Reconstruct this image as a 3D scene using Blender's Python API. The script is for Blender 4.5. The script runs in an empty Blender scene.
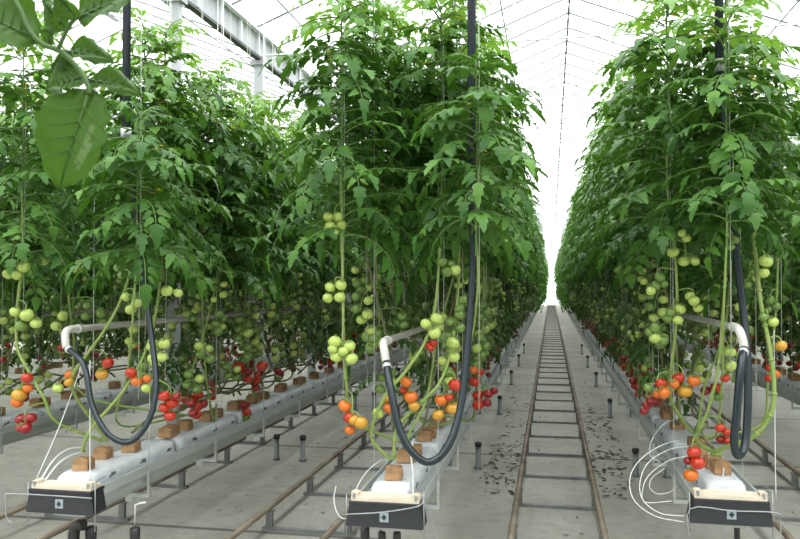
import bpy, math, random
import numpy as np
from mathutils import Vector, Matrix, Euler

RND = random.Random(11)
SC = bpy.context.scene
COL = SC.collection
PI = math.pi

# ------------------------------------------------------------------ camera
FPX = 778.0
EYE = Vector((0.0, 0.0, 1.66))
TH = math.atan(151.0 / FPX)
PH = math.atan(15.5 / FPX * math.cos(TH))
f0 = Vector((-math.sin(TH), math.cos(TH), 0))
UPZ = Vector((0, 0, 1))
FWD = f0 * math.cos(PH) + UPZ * math.sin(PH)
UPV = -f0 * math.sin(PH) + UPZ * math.cos(PH)
RGT = Vector((math.cos(TH), math.sin(TH), 0))


def ray(px, py):
    return FWD + RGT * ((px - 400) / FPX) + UPV * ((269.5 - py) / FPX)


def at(px, py, Y):
    """world point that sits on plane y = Y"""
    d = ray(px, py)
    return EYE + d * (Y / d.y)


def atd(px, py, z):
    return EYE + ray(px, py) * z


cam_d = bpy.data.cameras.new('camera')
cam = bpy.data.objects.new('camera', cam_d)
COL.objects.link(cam)
cam_d.sensor_width = 36.0
cam_d.lens = FPX * 36.0 / 800.0
cam_d.clip_start = 0.05
cam_d.clip_end = 400
M3 = Matrix((RGT, UPV, -FWD)).transposed()
cam.matrix_world = Matrix.Translation(EYE) @ M3.to_4x4()
cam_d.dof.use_dof = True
cam_d.dof.focus_distance = 5.5
cam_d.dof.aperture_fstop = 13.0
SC.camera = cam


# ------------------------------------------------------------------ mesh builder
class MB:
    def __init__(s):
        s.v, s.f, s.m, s.sm = [], [], [], []

    def face(s, idx, m=0, smooth=True):
        s.f.append(tuple(idx)); s.m.append(m); s.sm.append(smooth)

    def box(s, c, d, m=0, rz=0.0, taper=1.0):
        b = len(s.v)
        cs, sn = math.cos(rz), math.sin(rz)
        for k in (-1, 1):
            t = taper if k > 0 else 1.0
            for i, j in ((-1, -1), (1, -1), (1, 1), (-1, 1)):
                x, y = i * d[0] / 2 * t, j * d[1] / 2 * t
                s.v.append((c[0] + x * cs - y * sn, c[1] + x * sn + y * cs, c[2] + k * d[2] / 2))
        for q in ((0, 3, 2, 1), (4, 5, 6, 7), (0, 1, 5, 4), (1, 2, 6, 5), (2, 3, 7, 6), (3, 0, 4, 7)):
            s.face([b + i for i in q], m, False)

    def tube(s, pts, r, n=8, m=0, cap=True, smooth=True):
        pts = [Vector(p) for p in pts]
        rr = r if isinstance(r, (list, tuple)) else [r] * len(pts)
        b = len(s.v)
        T = []
        for i in range(len(pts)):
            a = pts[max(0, i - 1)]; c = pts[min(len(pts) - 1, i + 1)]
            t = (c - a)
            T.append(t.normalized() if t.length > 1e-9 else Vector((0, 0, 1)))
        ref = Vector((1, 0, 0)) if abs(T[0].x) < 0.8 else Vector((0, 1, 0))
        nrm = (ref - T[0] * ref.dot(T[0])).normalized()
        for i, p in enumerate(pts):
            nrm = nrm - T[i] * nrm.dot(T[i])
            nrm = nrm.normalized() if nrm.length > 1e-6 else T[i].orthogonal().normalized()
            bn = T[i].cross(nrm)
            for k in range(n):
                a = 2 * PI * k / n
                s.v.append(tuple(p + (nrm * math.cos(a) + bn * math.sin(a)) * rr[i]))
        for i in range(len(pts) - 1):
            for k in range(n):
                k2 = (k + 1) % n
                s.face((b + i * n + k, b + i * n + k2, b + (i + 1) * n + k2, b + (i + 1) * n + k), m, smooth)
        if cap:
            s.face([b + k for k in range(n)][::-1], m, False)
            e = b + (len(pts) - 1) * n
            s.face([e + k for k in range(n)], m, False)

    def lathe(s, c, prof, n=12, m=0, axis=None, lobes=0, lob=0.0):
        """prof: list of (radius, height) from bottom to top"""
        b = len(s.v)
        q = Matrix.Identity(3)
        if axis is not None:
            q = Vector((0, 0, 1)).rotation_difference(Vector(axis)).to_matrix()
        for r, h in prof:
            for k in range(n):
                a = 2 * PI * k / n
                r2 = r * (1 + lob * math.cos(lobes * a)) if lobes else r
                s.v.append(tuple(Vector(c) + q @ Vector((r2 * math.cos(a), r2 * math.sin(a), h))))
        for i in range(len(prof) - 1):
            for k in range(n):
                k2 = (k + 1) % n
                s.face((b + i * n + k, b + i * n + k2, b + (i + 1) * n + k2, b + (i + 1) * n + k), m)
        s.face([b + k for k in range(n)][::-1], m)
        e = b + (len(prof) - 1) * n
        s.face([e + k for k in range(n)], m)

    def extrude(s, prof, y0, y1, m=0, closed=True, caps=True, x0=0.0, z0=0.0):
        """profile in x,z swept along y"""
        b = len(s.v)
        n = len(prof)
        for y in (y0, y1):
            for x, z in prof:
                s.v.append((x0 + x, y, z0 + z))
        for k in range(n if closed else n - 1):
            k2 = (k + 1) % n
            s.face((b + k, b + n + k, b + n + k2, b + k2), m, False)
        if caps and closed:
            s.face([b + k for k in range(n)], m, False)
            s.face([b + n + k for k in range(n)][::-1], m, False)

    def mesh(s, name, mats):
        me = bpy.data.meshes.new(name)
        me.from_pydata(s.v, [], s.f)
        for mt in mats:
            me.materials.append(mt)
        me.polygons.foreach_set('material_index', s.m)
        me.polygons.foreach_set('use_smooth', s.sm)
        me.update()
        return me

    def build(s, name, mats, parent=None, loc=None):
        if not isinstance(mats, (list, tuple)):
            mats = [mats]
        return link(name, s.mesh(name, mats), parent, loc)

    def tris(s):
        t, m = [], []
        for f, k in zip(s.f, s.m):
            for i in range(1, len(f) - 1):
                t.append((f[0], f[i], f[i + 1])); m.append(k)
        return np.array(s.v, np.float32), np.array(t, np.int32), np.array(m, np.int32)


def link(name, data, parent=None, loc=None, rot=None, scale=None):
    o = bpy.data.objects.new(name, data)
    COL.objects.link(o)
    if parent is not None:
        o.parent = parent
    if loc is not None:
        o.location = loc
    if rot is not None:
        o.rotation_euler = rot
    if scale is not None:
        o.scale = scale
    return o


def tag(o, label=None, cat=None, group=None, kind=None):
    if label: o['label'] = label
    if cat: o['category'] = cat
    if group: o['group'] = group
    if kind: o['kind'] = kind
    return o


def thing(name, label, cat, loc=(0, 0, 0), group=None):
    return tag(link(name, None, None, loc), label, cat, group)


def smooth(pts, k=4):
    """Catmull-Rom through the points"""
    P = [Vector(p) for p in pts]
    if len(P) < 3:
        return P
    P = [P[0] * 2 - P[1]] + P + [P[-1] * 2 - P[-2]]
    out = []
    for i in range(1, len(P) - 2):
        a, b, c, d = P[i - 1], P[i], P[i + 1], P[i + 2]
        for j in range(k):
            t = j / k
            out.append(0.5 * ((2 * b) + (c - a) * t + (2 * a - 5 * b + 4 * c - d) * t * t + (3 * b - a - 3 * c + d) * t ** 3))
    out.append(P[-2])
    return out


# ------------------------------------------------------------------ materials
def mat(name, col, rough=0.6, metal=0.0, var=0.0, scale=8.0, bump=0.0, col2=None, trans=0.0, tcol=None, spec=0.5, island=0.0, coat=0.0, detail=3.0):
    m = bpy.data.materials.new(name)
    m.use_nodes = True
    nt = m.node_tree
    N, L = nt.nodes, nt.links
    p = N['Principled BSDF']
    out = N['Material Output']
    p.inputs['Roughness'].default_value = rough
    p.inputs['Metallic'].default_value = metal
    p.inputs['Specular IOR Level'].default_value = spec
    p.inputs['Coat Weight'].default_value = coat
    c = (*col, 1)
    p.inputs['Base Color'].default_value = c
    src = None
    if var or col2 or bump:
        tc = N.new('ShaderNodeTexCoord')
        nz = N.new('ShaderNodeTexNoise')
        nz.inputs['Scale'].default_value = scale
        nz.inputs['Detail'].default_value = detail
        L.new(tc.outputs['Object'], nz.inputs['Vector'])
        if var or col2:
            mx = N.new('ShaderNodeMix'); mx.data_type = 'RGBA'
            c2 = col2 if col2 else tuple(x * (1 - var) for x in col)
            mr = N.new('ShaderNodeMapRange')
            mr.inputs[1].default_value = 0.35; mr.inputs[2].default_value = 0.65
            L.new(nz.outputs['Fac'], mr.inputs[0])
            L.new(mr.outputs[0], mx.inputs[0])
            mx.inputs[6].default_value = c
            mx.inputs[7].default_value = (*c2, 1)
            src = mx.outputs[2]
        if bump:
            bp = N.new('ShaderNodeBump')
            bp.inputs['Strength'].default_value = bump
            bp.inputs['Distance'].default_value = 0.01
            L.new(nz.outputs['Fac'], bp.inputs['Height'])
            L.new(bp.outputs[0], p.inputs['Normal'])
    if island:
        ge = N.new('ShaderNodeNewGeometry')
        hs = N.new('ShaderNodeHueSaturation')
        mr = N.new('ShaderNodeMapRange')
        mr.inputs[3].default_value = 1 - island; mr.inputs[4].default_value = 1 + island
        L.new(ge.outputs['Random Per Island'], mr.inputs[0])
        L.new(mr.outputs[0], hs.inputs['Value'])
        mh = N.new('ShaderNodeMapRange')
        mh.inputs[3].default_value = 0.515; mh.inputs[4].default_value = 0.488
        L.new(ge.outputs['Random Per Island'], mh.inputs[0])
        L.new(mh.outputs[0], hs.inputs['Hue'])
        if src: L.new(src, hs.inputs['Color'])
        else: hs.inputs['Color'].default_value = c
        src = hs.outputs[0]
    if src:
        L.new(src, p.inputs['Base Color'])
    if trans:
        tr = N.new('ShaderNodeBsdfTranslucent')
        tr.inputs['Color'].default_value = (*(tcol or col), 1)
        ms = N.new('ShaderNodeMixShader')
        ms.inputs[0].default_value = trans
        L.new(p.outputs[0], ms.inputs[1]); L.new(tr.outputs[0], ms.inputs[2])
        L.new(ms.outputs[0], out.inputs['Surface'])
    return m


M = {}
M['leaf'] = mat('tomato leaf', (0.054, 0.14, 0.017), 0.48, var=0.3, scale=3.0, col2=(0.028, 0.08, 0.013), trans=0.15, tcol=(0.11, 0.28, 0.02), island=0.38, spec=0.2)
M['oldleaf_shade'] = mat('old tomato leaf shade-darkened', (0.03, 0.074, 0.013), 0.5, trans=0.12, tcol=(0.07, 0.16, 0.012), island=0.35, spec=0.25)  # deep green of old leaves, also darkened as shade under the canopy
M['young'] = mat('young tomato leaf', (0.105, 0.225, 0.034), 0.45, trans=0.3, tcol=(0.22, 0.42, 0.04), island=0.3, spec=0.35)
M['shoot'] = mat('near leaf', (0.036, 0.09, 0.009), 0.5, var=0.3, scale=14, col2=(0.028, 0.072, 0.008), trans=0.3, tcol=(0.075, 0.18, 0.01), spec=0.3, bump=0.3)
M['blight'] = mat('dry leaf patch', (0.085, 0.14, 0.04), 0.7, trans=0.3, tcol=(0.09, 0.18, 0.035))
M['vein'] = mat('leaf vein', (0.04, 0.095, 0.012), 0.6)
M['stem'] = mat('tomato stem', (0.16, 0.27, 0.05), 0.55, scale=18, col2=(0.23, 0.28, 0.085))
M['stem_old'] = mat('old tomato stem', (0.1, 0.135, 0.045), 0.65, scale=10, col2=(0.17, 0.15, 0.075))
M['petiole'] = mat('leaf stalk', (0.085, 0.165, 0.03), 0.55)
M['flower'] = mat('yellow flower', (0.75, 0.55, 0.05), 0.6)
COLS = {
    'g': ((0.42, 0.52, 0.13), (0.33, 0.45, 0.09), 'unripe pale green tomato'),
    'd': ((0.14, 0.23, 0.045), (0.1, 0.18, 0.035), 'unripe green tomato'),
    'y': ((0.52, 0.23, 0.015), (0.42, 0.25, 0.03), 'yellow ripening tomato'),
    'o': ((0.52, 0.095, 0.008), (0.54, 0.15, 0.012), 'orange ripening tomato'),
    'r': ((0.38, 0.014, 0.006), (0.42, 0.035, 0.008), 'ripe red tomato'),
    'k': ((0.19, 0.005, 0.007), (0.24, 0.009, 0.008), 'deep red ripe tomato'),
}
for k_, (a_, b_, n_) in COLS.items():
    M['t' + k_] = mat(n_ + ' skin', a_, 0.28, col2=b_, scale=9, spec=0.5)
M['steel'] = mat('galvanised steel', (0.55, 0.57, 0.57), 0.45, 0.75, var=0.25, scale=12)
M['gutter'] = mat('painted gutter steel', (0.4, 0.43, 0.41), 0.38, 0.15, var=0.12, scale=4)
M['frame'] = mat('white painted frame', (0.8, 0.81, 0.82), 0.4, 0.1)
M['column'] = mat('grey painted column', (0.4, 0.415, 0.43), 0.45, 0.1)
M['alu'] = mat('aluminium bar', (0.3, 0.31, 0.32), 0.4, 0.3)
M['wire'] = mat('grey wire', (0.3, 0.31, 0.31), 0.5, 0.5)
M['darkstrip'] = mat('dark gutter strip', (0.09, 0.09, 0.09), 0.6)
M['plastic'] = mat('slab wrap', (0.6, 0.63, 0.65), 0.32, var=0.14, scale=14, bump=1.0)
M['ink'] = mat('slab print', (0.12, 0.14, 0.15), 0.5)
M['capbox'] = mat('charcoal end cap', (0.017, 0.018, 0.023), 0.5, var=0.2, scale=20)
M['emblem'] = mat('pale emblem', (0.26, 0.31, 0.34), 0.5)
M['foam'] = mat('cream end foam', (0.62, 0.54, 0.42), 0.75, var=0.15, scale=14)
M['cube'] = mat('rockwool cube', (0.38, 0.22, 0.1), 0.9, col2=(0.22, 0.13, 0.065), scale=30, bump=0.8)
M['wool'] = mat('cube wrap', (0.7, 0.68, 0.62), 0.5)
M['rail'] = mat('rusty rail pipe', (0.13, 0.1, 0.072), 0.5, 0.3, col2=(0.22, 0.185, 0.135), scale=5)
M['support'] = mat('rail support', (0.24, 0.25, 0.24), 0.55, 0.3, var=0.3, scale=10)
M['hose'] = mat('black hose', (0.006, 0.014, 0.019), 0.3, spec=0.45)
M['pipe'] = mat('dark riser pipe', (0.02, 0.026, 0.038), 0.4, 0.1)
M['growpipe'] = mat('pale heating pipe', (0.24, 0.235, 0.2), 0.5, 0.1, var=0.15, scale=6)
M['white'] = mat('white fitting', (0.5, 0.49, 0.45), 0.35)
M['tube'] = mat('white drip tube', (0.55, 0.57, 0.55), 0.4)
M['black'] = mat('black plastic', (0.014, 0.014, 0.016), 0.45)
M['post'] = mat('grey drain riser', (0.22, 0.235, 0.235), 0.5, 0.2, var=0.2, scale=10)
M['twine'] = mat('white twine', (0.36, 0.38, 0.32), 0.8)
M['litter'] = mat('dry leaf litter', (0.03, 0.028, 0.016), 0.9, col2=(0.06, 0.045, 0.025), scale=5)
M['clip'] = mat('cream clip', (0.8, 0.74, 0.5), 0.5)
M['wallpanel'] = mat('white wall panel', (0.85, 0.86, 0.86), 0.5)

# glass: lets most of the daylight straight through, scatters a little
g = bpy.data.materials.new('diffusing greenhouse glass')
g.use_nodes = True
nt = g.node_tree
for n_ in list(nt.nodes):
    if n_.type == 'BSDF_PRINCIPLED': nt.nodes.remove(n_)
tr = nt.nodes.new('ShaderNodeBsdfTransparent'); tr.inputs[0].default_value = (0.97, 0.98, 0.98, 1)
tl = nt.nodes.new('ShaderNodeBsdfTranslucent'); tl.inputs[0].default_value = (0.95, 0.97, 0.97, 1)
ms = nt.nodes.new('ShaderNodeMixShader'); ms.inputs[0].default_value = 0.13
nt.links.new(tr.outputs[0], ms.inputs[1]); nt.links.new(tl.outputs[0], ms.inputs[2])
nt.links.new(ms.outputs[0], nt.nodes['Material Output'].inputs['Surface'])
M['glass'] = g

# floor: pale concrete cloth in wide strips with cross joints and grime
fm = bpy.data.materials.new('pale greenhouse floor')
fm.use_nodes = True
nt = fm.node_tree; N, L = nt.nodes, nt.links
p = N['Principled BSDF']; p.inputs['Roughness'].default_value = 0.75
tc = N.new('ShaderNodeTexCoord')
sep = N.new('ShaderNodeSeparateXYZ'); L.new(tc.outputs['Object'], sep.inputs[0])


def math_(op, a, b=None, c=None):
    n = N.new('ShaderNodeMath'); n.operation = op
    for i, x in enumerate((a, b, c)):
        if x is None: continue
        if isinstance(x, (int, float)): n.inputs[i].default_value = x
        else: L.new(x, n.inputs[i])
    return n.outputs[0]


def noise(scale, detail=4, rough=0.55, vec=None):
    n = N.new('ShaderNodeTexNoise')
    n.inputs['Scale'].default_value = scale; n.inputs['Detail'].default_value = detail; n.inputs['Roughness'].default_value = rough
    L.new(vec or tc.outputs['Object'], n.inputs['Vector'])
    return n.outputs['Fac']


def ramp(fac, lo, hi, a, b):
    n = N.new('ShaderNodeMapRange')
    n.inputs[1].default_value = lo; n.inputs[2].default_value = hi; n.inputs[3].default_value = a; n.inputs[4].default_value = b
    L.new(fac, n.inputs[0])
    return n.outputs[0]


def mixc(fac, a, b):
    n = N.new('ShaderNodeMix'); n.data_type = 'RGBA'
    L.new(fac, n.inputs[0])
    for i, x in ((6, a), (7, b)):
        if isinstance(x, tuple): n.inputs[i].default_value = (*x, 1)
        else: L.new(x, n.inputs[i])
    return n.outputs[2]


base = mixc(ramp(noise(1.3, 5), 0.35, 0.65, 0, 1), (0.38, 0.37, 0.32), (0.29, 0.285, 0.24))
base = mixc(ramp(noise(9, 6, 0.7), 0.5, 0.72, 0, 0.6), base, (0.17, 0.17, 0.13))
# cross joints every 2.7 m
yy = math_('ADD', sep.outputs[1], 0.42)
fr = math_('ABSOLUTE', math_('SUBTRACT', math_('FRACT', math_('DIVIDE', yy, 2.7)), 0.5))
wob = math_('MULTIPLY', math_('SUBTRACT', noise(3, 3), 0.5), 0.006)
joint = ramp(math_('ADD', fr, wob), 0.487, 0.495, 0, 0.85)
base = mixc(joint, base, (0.07, 0.07, 0.06))
L.new(base, p.inputs['Base Color'])
bp = N.new('ShaderNodeBump'); bp.inputs['Strength'].default_value = 0.25; bp.inputs['Distance'].default_value = 0.01
L.new(noise(40, 4), bp.inputs['Height']); L.new(bp.outputs[0], p.inputs['Normal'])
M['floor'] = fm

# ------------------------------------------------------------------ world: bright overcast sky
w = bpy.data.worlds.new('overcast sky')
SC.world = w
w.use_nodes = True
nt = w.node_tree
bg = nt.nodes['Background']
tcw = nt.nodes.new('ShaderNodeTexCoord')
sp = nt.nodes.new('ShaderNodeSeparateXYZ')
nt.links.new(tcw.outputs['Generated'], sp.inputs[0])
mr = nt.nodes.new('ShaderNodeMapRange')
mr.inputs[1].default_value = 0.0; mr.inputs[2].default_value = 0.9
mr.inputs[3].default_value = 0.6; mr.inputs[4].default_value = 4.6
pw = nt.nodes.new('ShaderNodeMath'); pw.operation = 'POWER'; pw.use_clamp = True; pw.inputs[1].default_value = 1.35
nt.links.new(sp.outputs[2], pw.inputs[0])
nt.links.new(pw.outputs[0], mr.inputs[0])
nt.links.new(mr.outputs[0], bg.inputs['Strength'])
bg.inputs['Color'].default_value = (0.97, 0.99, 1.0, 1)

SC.view_settings.view_transform = 'Standard'
SC.view_settings.look = 'None'
SC.view_settings.exposure = 0.75
SC.view_settings.gamma = 1.0
SC.view_settings.use_curve_mapping = False

# ------------------------------------------------------------------ setting
YEND = 66.0
YBACK = -9.0


def structure(o):
    o['kind'] = 'structure'
    return o


mb = MB(); mb.box((0, (YEND + YBACK) / 2, -0.05), (44, YEND - YBACK, 0.1))
structure(mb.build('floor', M['floor']))

RX, RZ = 0.33, 6.6
HALF = 4.13
GZ = 4.95
BAYS = (-2, -1, 0, 1, 2)
mb = MB()
for b in BAYS:
    cx = RX + b * 2 * HALF
    for s in (-1, 1):
        n0 = len(mb.v)
        for x, z in ((cx, RZ + 0.02), (cx + s * HALF, GZ + 0.02)):
            mb.v.append((x, YBACK, z)); mb.v.append((x, YEND, z))
        mb.face((n0, n0 + 1, n0 + 3, n0 + 2), 0, False)
ceil = structure(mb.build('ceiling', M['glass']))
mb = MB()
for b in (-1, 0, 1):
    cx = RX + b * 2 * HALF
    y = YBACK + 0.4
    while y < (YEND if b == 0 else 45):
        for s in (-1, 1):
            mb.tube([(cx, y, RZ), (cx + s * HALF, y, GZ)], 0.017, 4, smooth=False)
        y += 0.82
mb.build('glazing_bar', M['alu'], ceil)

trim_n = [0]


def trim(mb, m):
    trim_n[0] += 1
    return structure(mb.build('trim_%d' % trim_n[0], m))


for b in (-1, 0, 1):
    cx = RX + b * 2 * HALF
    mb = MB()
    y = YBACK
    while y < YEND:                                    # ridge with ventilator hinges
        mb.box((cx, y + 0.26, RZ - 0.012), (0.036, 0.42, 0.05)); mb.box((cx, y + 0.52, RZ + 0.005), (0.018, 0.2, 0.02)); y += 0.62
    trim(mb, M['support'])
    for dx in (-3.6, -1.1, 2.9):                       # purlins under the glass
        mb = MB(); zz = RZ - 0.398 * abs(dx) - 0.03
        mb.tube([(cx + dx, YBACK, zz), (cx + dx, YEND, zz)], 0.014, 6)
        trim(mb, M['steel'])
mb = MB(); mb.tube([(-1.19, YBACK, 5.2), (-1.19, YEND, 5.2)], 0.03, 8); trim(mb, M['growpipe'])

GX = (-3.8 - 2 * HALF, -3.8, -3.8 + 2 * HALF)
for i, gx in enumerate(GX):                            # roof gutters: dark strip below, grey web with stiffeners
    mb = MB()
    mb.box((gx, (YEND + YBACK) / 2, 4.81), (0.05, YEND - YBACK, 0.27), 0)
    mb.box((gx, (YEND + YBACK) / 2, 4.66), (0.08, YEND - YBACK, 0.035), 1)
    mb.box((gx, (YEND + YBACK) / 2, 4.965), (0.2, YEND - YBACK, 0.03), 2)
    y = YBACK + 0.3
    while y < 40:
        mb.box((gx + 0.04, y, 4.81), (0.05, 0.03, 0.28), 2); mb.box((gx - 0.04, y, 4.81), (0.05, 0.03, 0.28), 2); y += 0.59
    trim_n[0] += 1
    structure(mb.build('trim_%d' % trim_n[0], [M['column'], M['darkstrip'], M['frame']]))
colm = None
for gx in GX[1:]:
    for k in range(9):
        y = 7.4 + 2.345 * k
        mb = MB()
        mb.box((0, 0, 2.32), (0.11, 0.08, 4.64)); mb.box((0, 0, 0.02), (0.22, 0.22, 0.04)); mb.box((0, 0, 4.6), (0.2, 0.14, 0.06))
        structure(mb.build('column', M['column'], None, (gx, y, 0)))
for k in range(14):                                    # thin tie rods across the bays
    mb = MB(); y = 5.05 + 2.345 * k
    mb.tube([(GX[0], y, 4.7), (GX[2], y, 4.7)], 0.013, 6)
    for s in (-1, 1):
        mb.tube([(RX + s * 1.9, y, 4.7), (RX + s * 0.6, y, RZ - 0.25)], 0.008, 5)
    trim(mb, M['frame'])

# glazed gable at the far end
mb = MB(); n0 = 0
mb.box((0, YEND, 3.6), (44, 0.02, 6.0))
wb = structure(mb.build('wall_back', M['glass']))
mb = MB()
mb.box((0, YEND - 0.02, 0.35), (44, 0.08, 0.7), 1)
for x in range(-20, 21):
    mb.box((x * 1.03, YEND - 0.04, 3.6), (0.04, 0.05, 6.0), 0)
for z in (0.72, 1.5, 2.9, 4.7):
    mb.box((0, YEND - 0.05, z), (44, 0.05, 0.05), 0)
mb.build('wall_frame', [M['frame'], M['wallpanel']], wb)
mb = MB(); mb.box((0.03, YEND - 0.1, 1.1), (1.5, 0.05, 2.2)); d = structure(mb.build('door_1', M['wallpanel']))
mb = MB()
for s in (-1, 1): mb.box((0.03 + s * 0.78, YEND - 0.12, 1.12), (0.07, 0.08, 2.24))
mb.box((0.03, YEND - 0.12, 2.25), (1.63, 0.08, 0.07)); mb.box((0.03, YEND - 0.13, 1.1), (0.03, 0.04, 2.2))
mb.build('door_frame', M['frame'], d)
for nm, x in (('wall_left', -21.5), ('wall_right', 21.5)):
    mb = MB(); mb.box((x, (YEND + YBACK) / 2, 2.4), (0.02, YEND - YBACK, 4.8)); wl = structure(mb.build(nm, M['glass']))
    mb = MB()
    mb.box((x, (YEND + YBACK) / 2, 0.75), (0.1, YEND - YBACK, 1.5), 0)
    for k in range(24): mb.box((x, YBACK + 1.5 + 2.8 * k, 2.4), (0.07, 0.07, 4.8), 0)
    mb.build('wall_frame', M['column'], wl)

# ------------------------------------------------------------------ rows
ROWS = {'far': -5.68, 'beyond': -4.05, 'caps': -2.43, 'middle': -0.78, 'tubes': 0.845, 'next': 2.47, 'outer': 4.1, 'side_a': -7.3, 'side_b': -8.9, 'side_c': -10.5, 'side_d': 5.7, 'side_e': 7.3, 'side_f': -12.1, 'side_g': -13.7}
YF = {'far': 3.5, 'beyond': 3.5, 'caps': 3.55, 'middle': 3.64, 'tubes': 4.0, 'next': 4.0, 'outer': 4.0}
NICE = {'beyond': 'the gutter beyond the black-capped gutter', 'caps': 'the gutter with black pipe caps beneath',
        'middle': 'the middle gutter', 'tubes': 'the gutter with looped white tubes', 'next': 'the gutter beyond the looped-tube gutter'}
SHORT = {'beyond': 'gutter beyond the black-capped gutter', 'caps': 'black-capped gutter', 'middle': 'middle gutter',
         'tubes': 'looped-tube gutter', 'next': 'gutter beyond the looped-tube gutter'}
ORD = 'first second third fourth fifth sixth seventh eighth ninth tenth'.split()
ZG = 0.475            # gutter underside
ZT = 0.60             # gutter floor where slabs lie

GPROF = [(-0.085, 0.0), (0.085, 0.0), (0.1, 0.03), (0.135, 0.045), (0.15, 0.1), (0.165, 0.105), (0.165, 0.155), (0.155, 0.155), (0.15, 0.125), (-0.15, 0.125), (-0.155, 0.155), (-0.165, 0.155), (-0.165, 0.105), (-0.15, 0.1), (-0.135, 0.045), (-0.1, 0.03)]
hang = MB()
hang.box((0, 0, -0.012), (0.36, 0.035, 0.022)); hang.box((0.06, 0, -0.035), (0.05, 0.012, 0.04))
for s in (-1, 1):
    hang.tube([(s * 0.178, 0, -0.02), (s * 0.178, 0, 0.16), (s * 0.178, 0, 4.2)], 0.0022, 5)
    hang.box((s * 0.178, 0, 0.05), (0.014, 0.022, 0.15))
HANG = hang.mesh('hanger', [M['steel']])
GL = {'caps': 'grey hanging growing gutter with black pipe caps below its charcoal end',
      'middle': 'grey hanging growing gutter between the raised track and the central track',
      'tubes': 'grey hanging growing gutter beside the big white drip tube loops',
      'beyond': 'grey growing gutter in the dim row behind the black-capped gutter',
      'next': 'grey growing gutter across the track from the looped-tube gutter'}
for r in ('beyond', 'caps', 'middle', 'tubes', 'next'):
    x, y0 = ROWS[r], YF[r]
    t = thing('growing_gutter', GL[r], 'gutter', (x, y0, ZG), None)
    mb = MB(); mb.extrude(GPROF, 0.06, YEND - y0 - 2.0); mb.build('channel', M['gutter'], t)
    # end cap: trapezoid front, wider at the bottom
    mb = MB()
    pr = [(-0.182, 0.028), (0.182, 0.028), (0.189, 0.036), (0.17, 0.138), (-0.17, 0.138), (-0.189, 0.036)]
    mb.extrude(pr, -0.015, 0.1, 0, z0=0.005)
    mb.extrude([(-0.172, 0), (0.172, 0), (0.172, 0.012), (-0.172, 0.012)], -0.02, 0.11, 0, z0=0.139)
    e = mb.build('end_cap', M['capbox'], t)
    mb = MB()
    mb.box((0, -0.017, 0.084), (0.042, 0.006, 0.044), 0)
    mb.extrude([(0, -0.015), (0.013, 0), (0, 0.015), (-0.013, 0)], -0.0225, -0.019, 1, z0=0.084)
    mb.build('emblem', [M['emblem'], M['capbox']], e)
    mb = MB()                                           # cream foam strip with two slots and end notches
    mb.box((0, 0.045, 0.161), (0.33, 0.1, 0.02), 0)
    for s in (-1, 1):
        mb.box((s * 0.15, 0.03, 0.178), (0.032, 0.05, 0.022), 0)
        mb.box((s * 0.15, -0.003, 0.174), (0.012, 0.008, 0.024), 1)
    mb.build('foam_strip', [M['foam'], M['support']], t)
    mb = MB()                                           # bent wire hook hung over the end
    if r == 'caps':
        hk = [(0.19, -0.03, 0.125), (0.0, -0.04, 0.13), (-0.26, -0.04, 0.128), (-0.285, -0.04, 0.11), (-0.285, -0.04, 0.03), (-0.27, -0.04, -0.01), (-0.245, -0.04, -0.015)]
    elif r == 'middle':
        hk = [(-0.2, -0.03, 0.09), (0.0, -0.04, 0.115), (0.17, -0.03, 0.15), (0.19, 0.0, 0.18), (0.235, 0.03, 0.02), (0.245, 0.03, -0.02)]
    else:
        hk = [(-0.19, -0.02, -0.06), (-0.19, -0.03, 0.105), (0.0, -0.04, 0.108), (0.19, -0.03, 0.108), (0.215, -0.02, 0.08), (0.215, -0.02, 0.0), (0.19, -0.02, -0.02)]
    mb.tube(smooth(hk, 4), 0.003, 6)
    if r in ('caps', 'middle', 'tubes'):
        mb.tube([(0.188, 0.0, -0.05), (0.188, 0.0, 0.2), (0.176, 0.1, 0.2)], 0.003, 6); mb.tube([(-0.188, 0.0, -0.02), (-0.188, 0.0, 0.18)], 0.003, 6)
        mb.build('wire_hook', M['wire'], t)
    lim = 45 if r in ('middle', 'tubes') else (30 if r == 'caps' else 16)
    y = 0.55
    while y < lim:
        link('hanger', HANG, t, (0, y, 0)); y += 0.9
for r in ('far', 'outer'):
    pass

# slabs
def slab_mesh(sd):
    rn = random.Random(sd)
    mb = MB()
    nx, ny = 6, 14
    Wd, Ln, Hh = 0.2, 0.96, 0.078
    ring = []
    prof = [(-0.5, 0.0), (-0.52, 0.35), (-0.5, 0.75), (-0.42, 1.0), (-0.15, 1.04), (0.15, 1.04), (0.42, 1.0), (0.5, 0.75), (0.52, 0.35), (0.5, 0.0)]
    for j in range(ny + 1):
        tt = j / ny
        q = 1.0 if 0 < j < ny else 0.86
        for (a, h) in prof:
            mb.v.append((a * Wd * q + rn.uniform(-0.003, 0.003), (tt - 0.5) * Ln, h * Hh * (q if h > 0.5 else 1) + (rn.uniform(-0.004, 0.004) if h > 0 else 0)))
    n = len(prof)
    for j in range(ny):
        for k in range(n - 1):
            mb.face((j * n + k, (j + 1) * n + k, (j + 1) * n + k + 1, j * n + k + 1), 0)
    mb.face(list(range(n)), 0, False); mb.face([ny * n + k for k in range(n)][::-1], 0, False)
    mb.face([0, n - 1, ny * n + n - 1, ny * n], 0, False)
    mb2 = MB()
    for s in (-1, 1):                                   # printed dashes on both long faces
        for y in (-0.3, 0.02, 0.33):
            for k in range(4):
                mb2.box((s * 0.106, y + k * 0.016, 0.036 + rn.choice((0, 0.004, -0.003))), (0.003, 0.01, rn.choice((0.014, 0.02, 0.01))), 0)
    return mb.mesh('slab', [M['plastic']]), mb2.mesh('print', [M['ink']])


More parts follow.
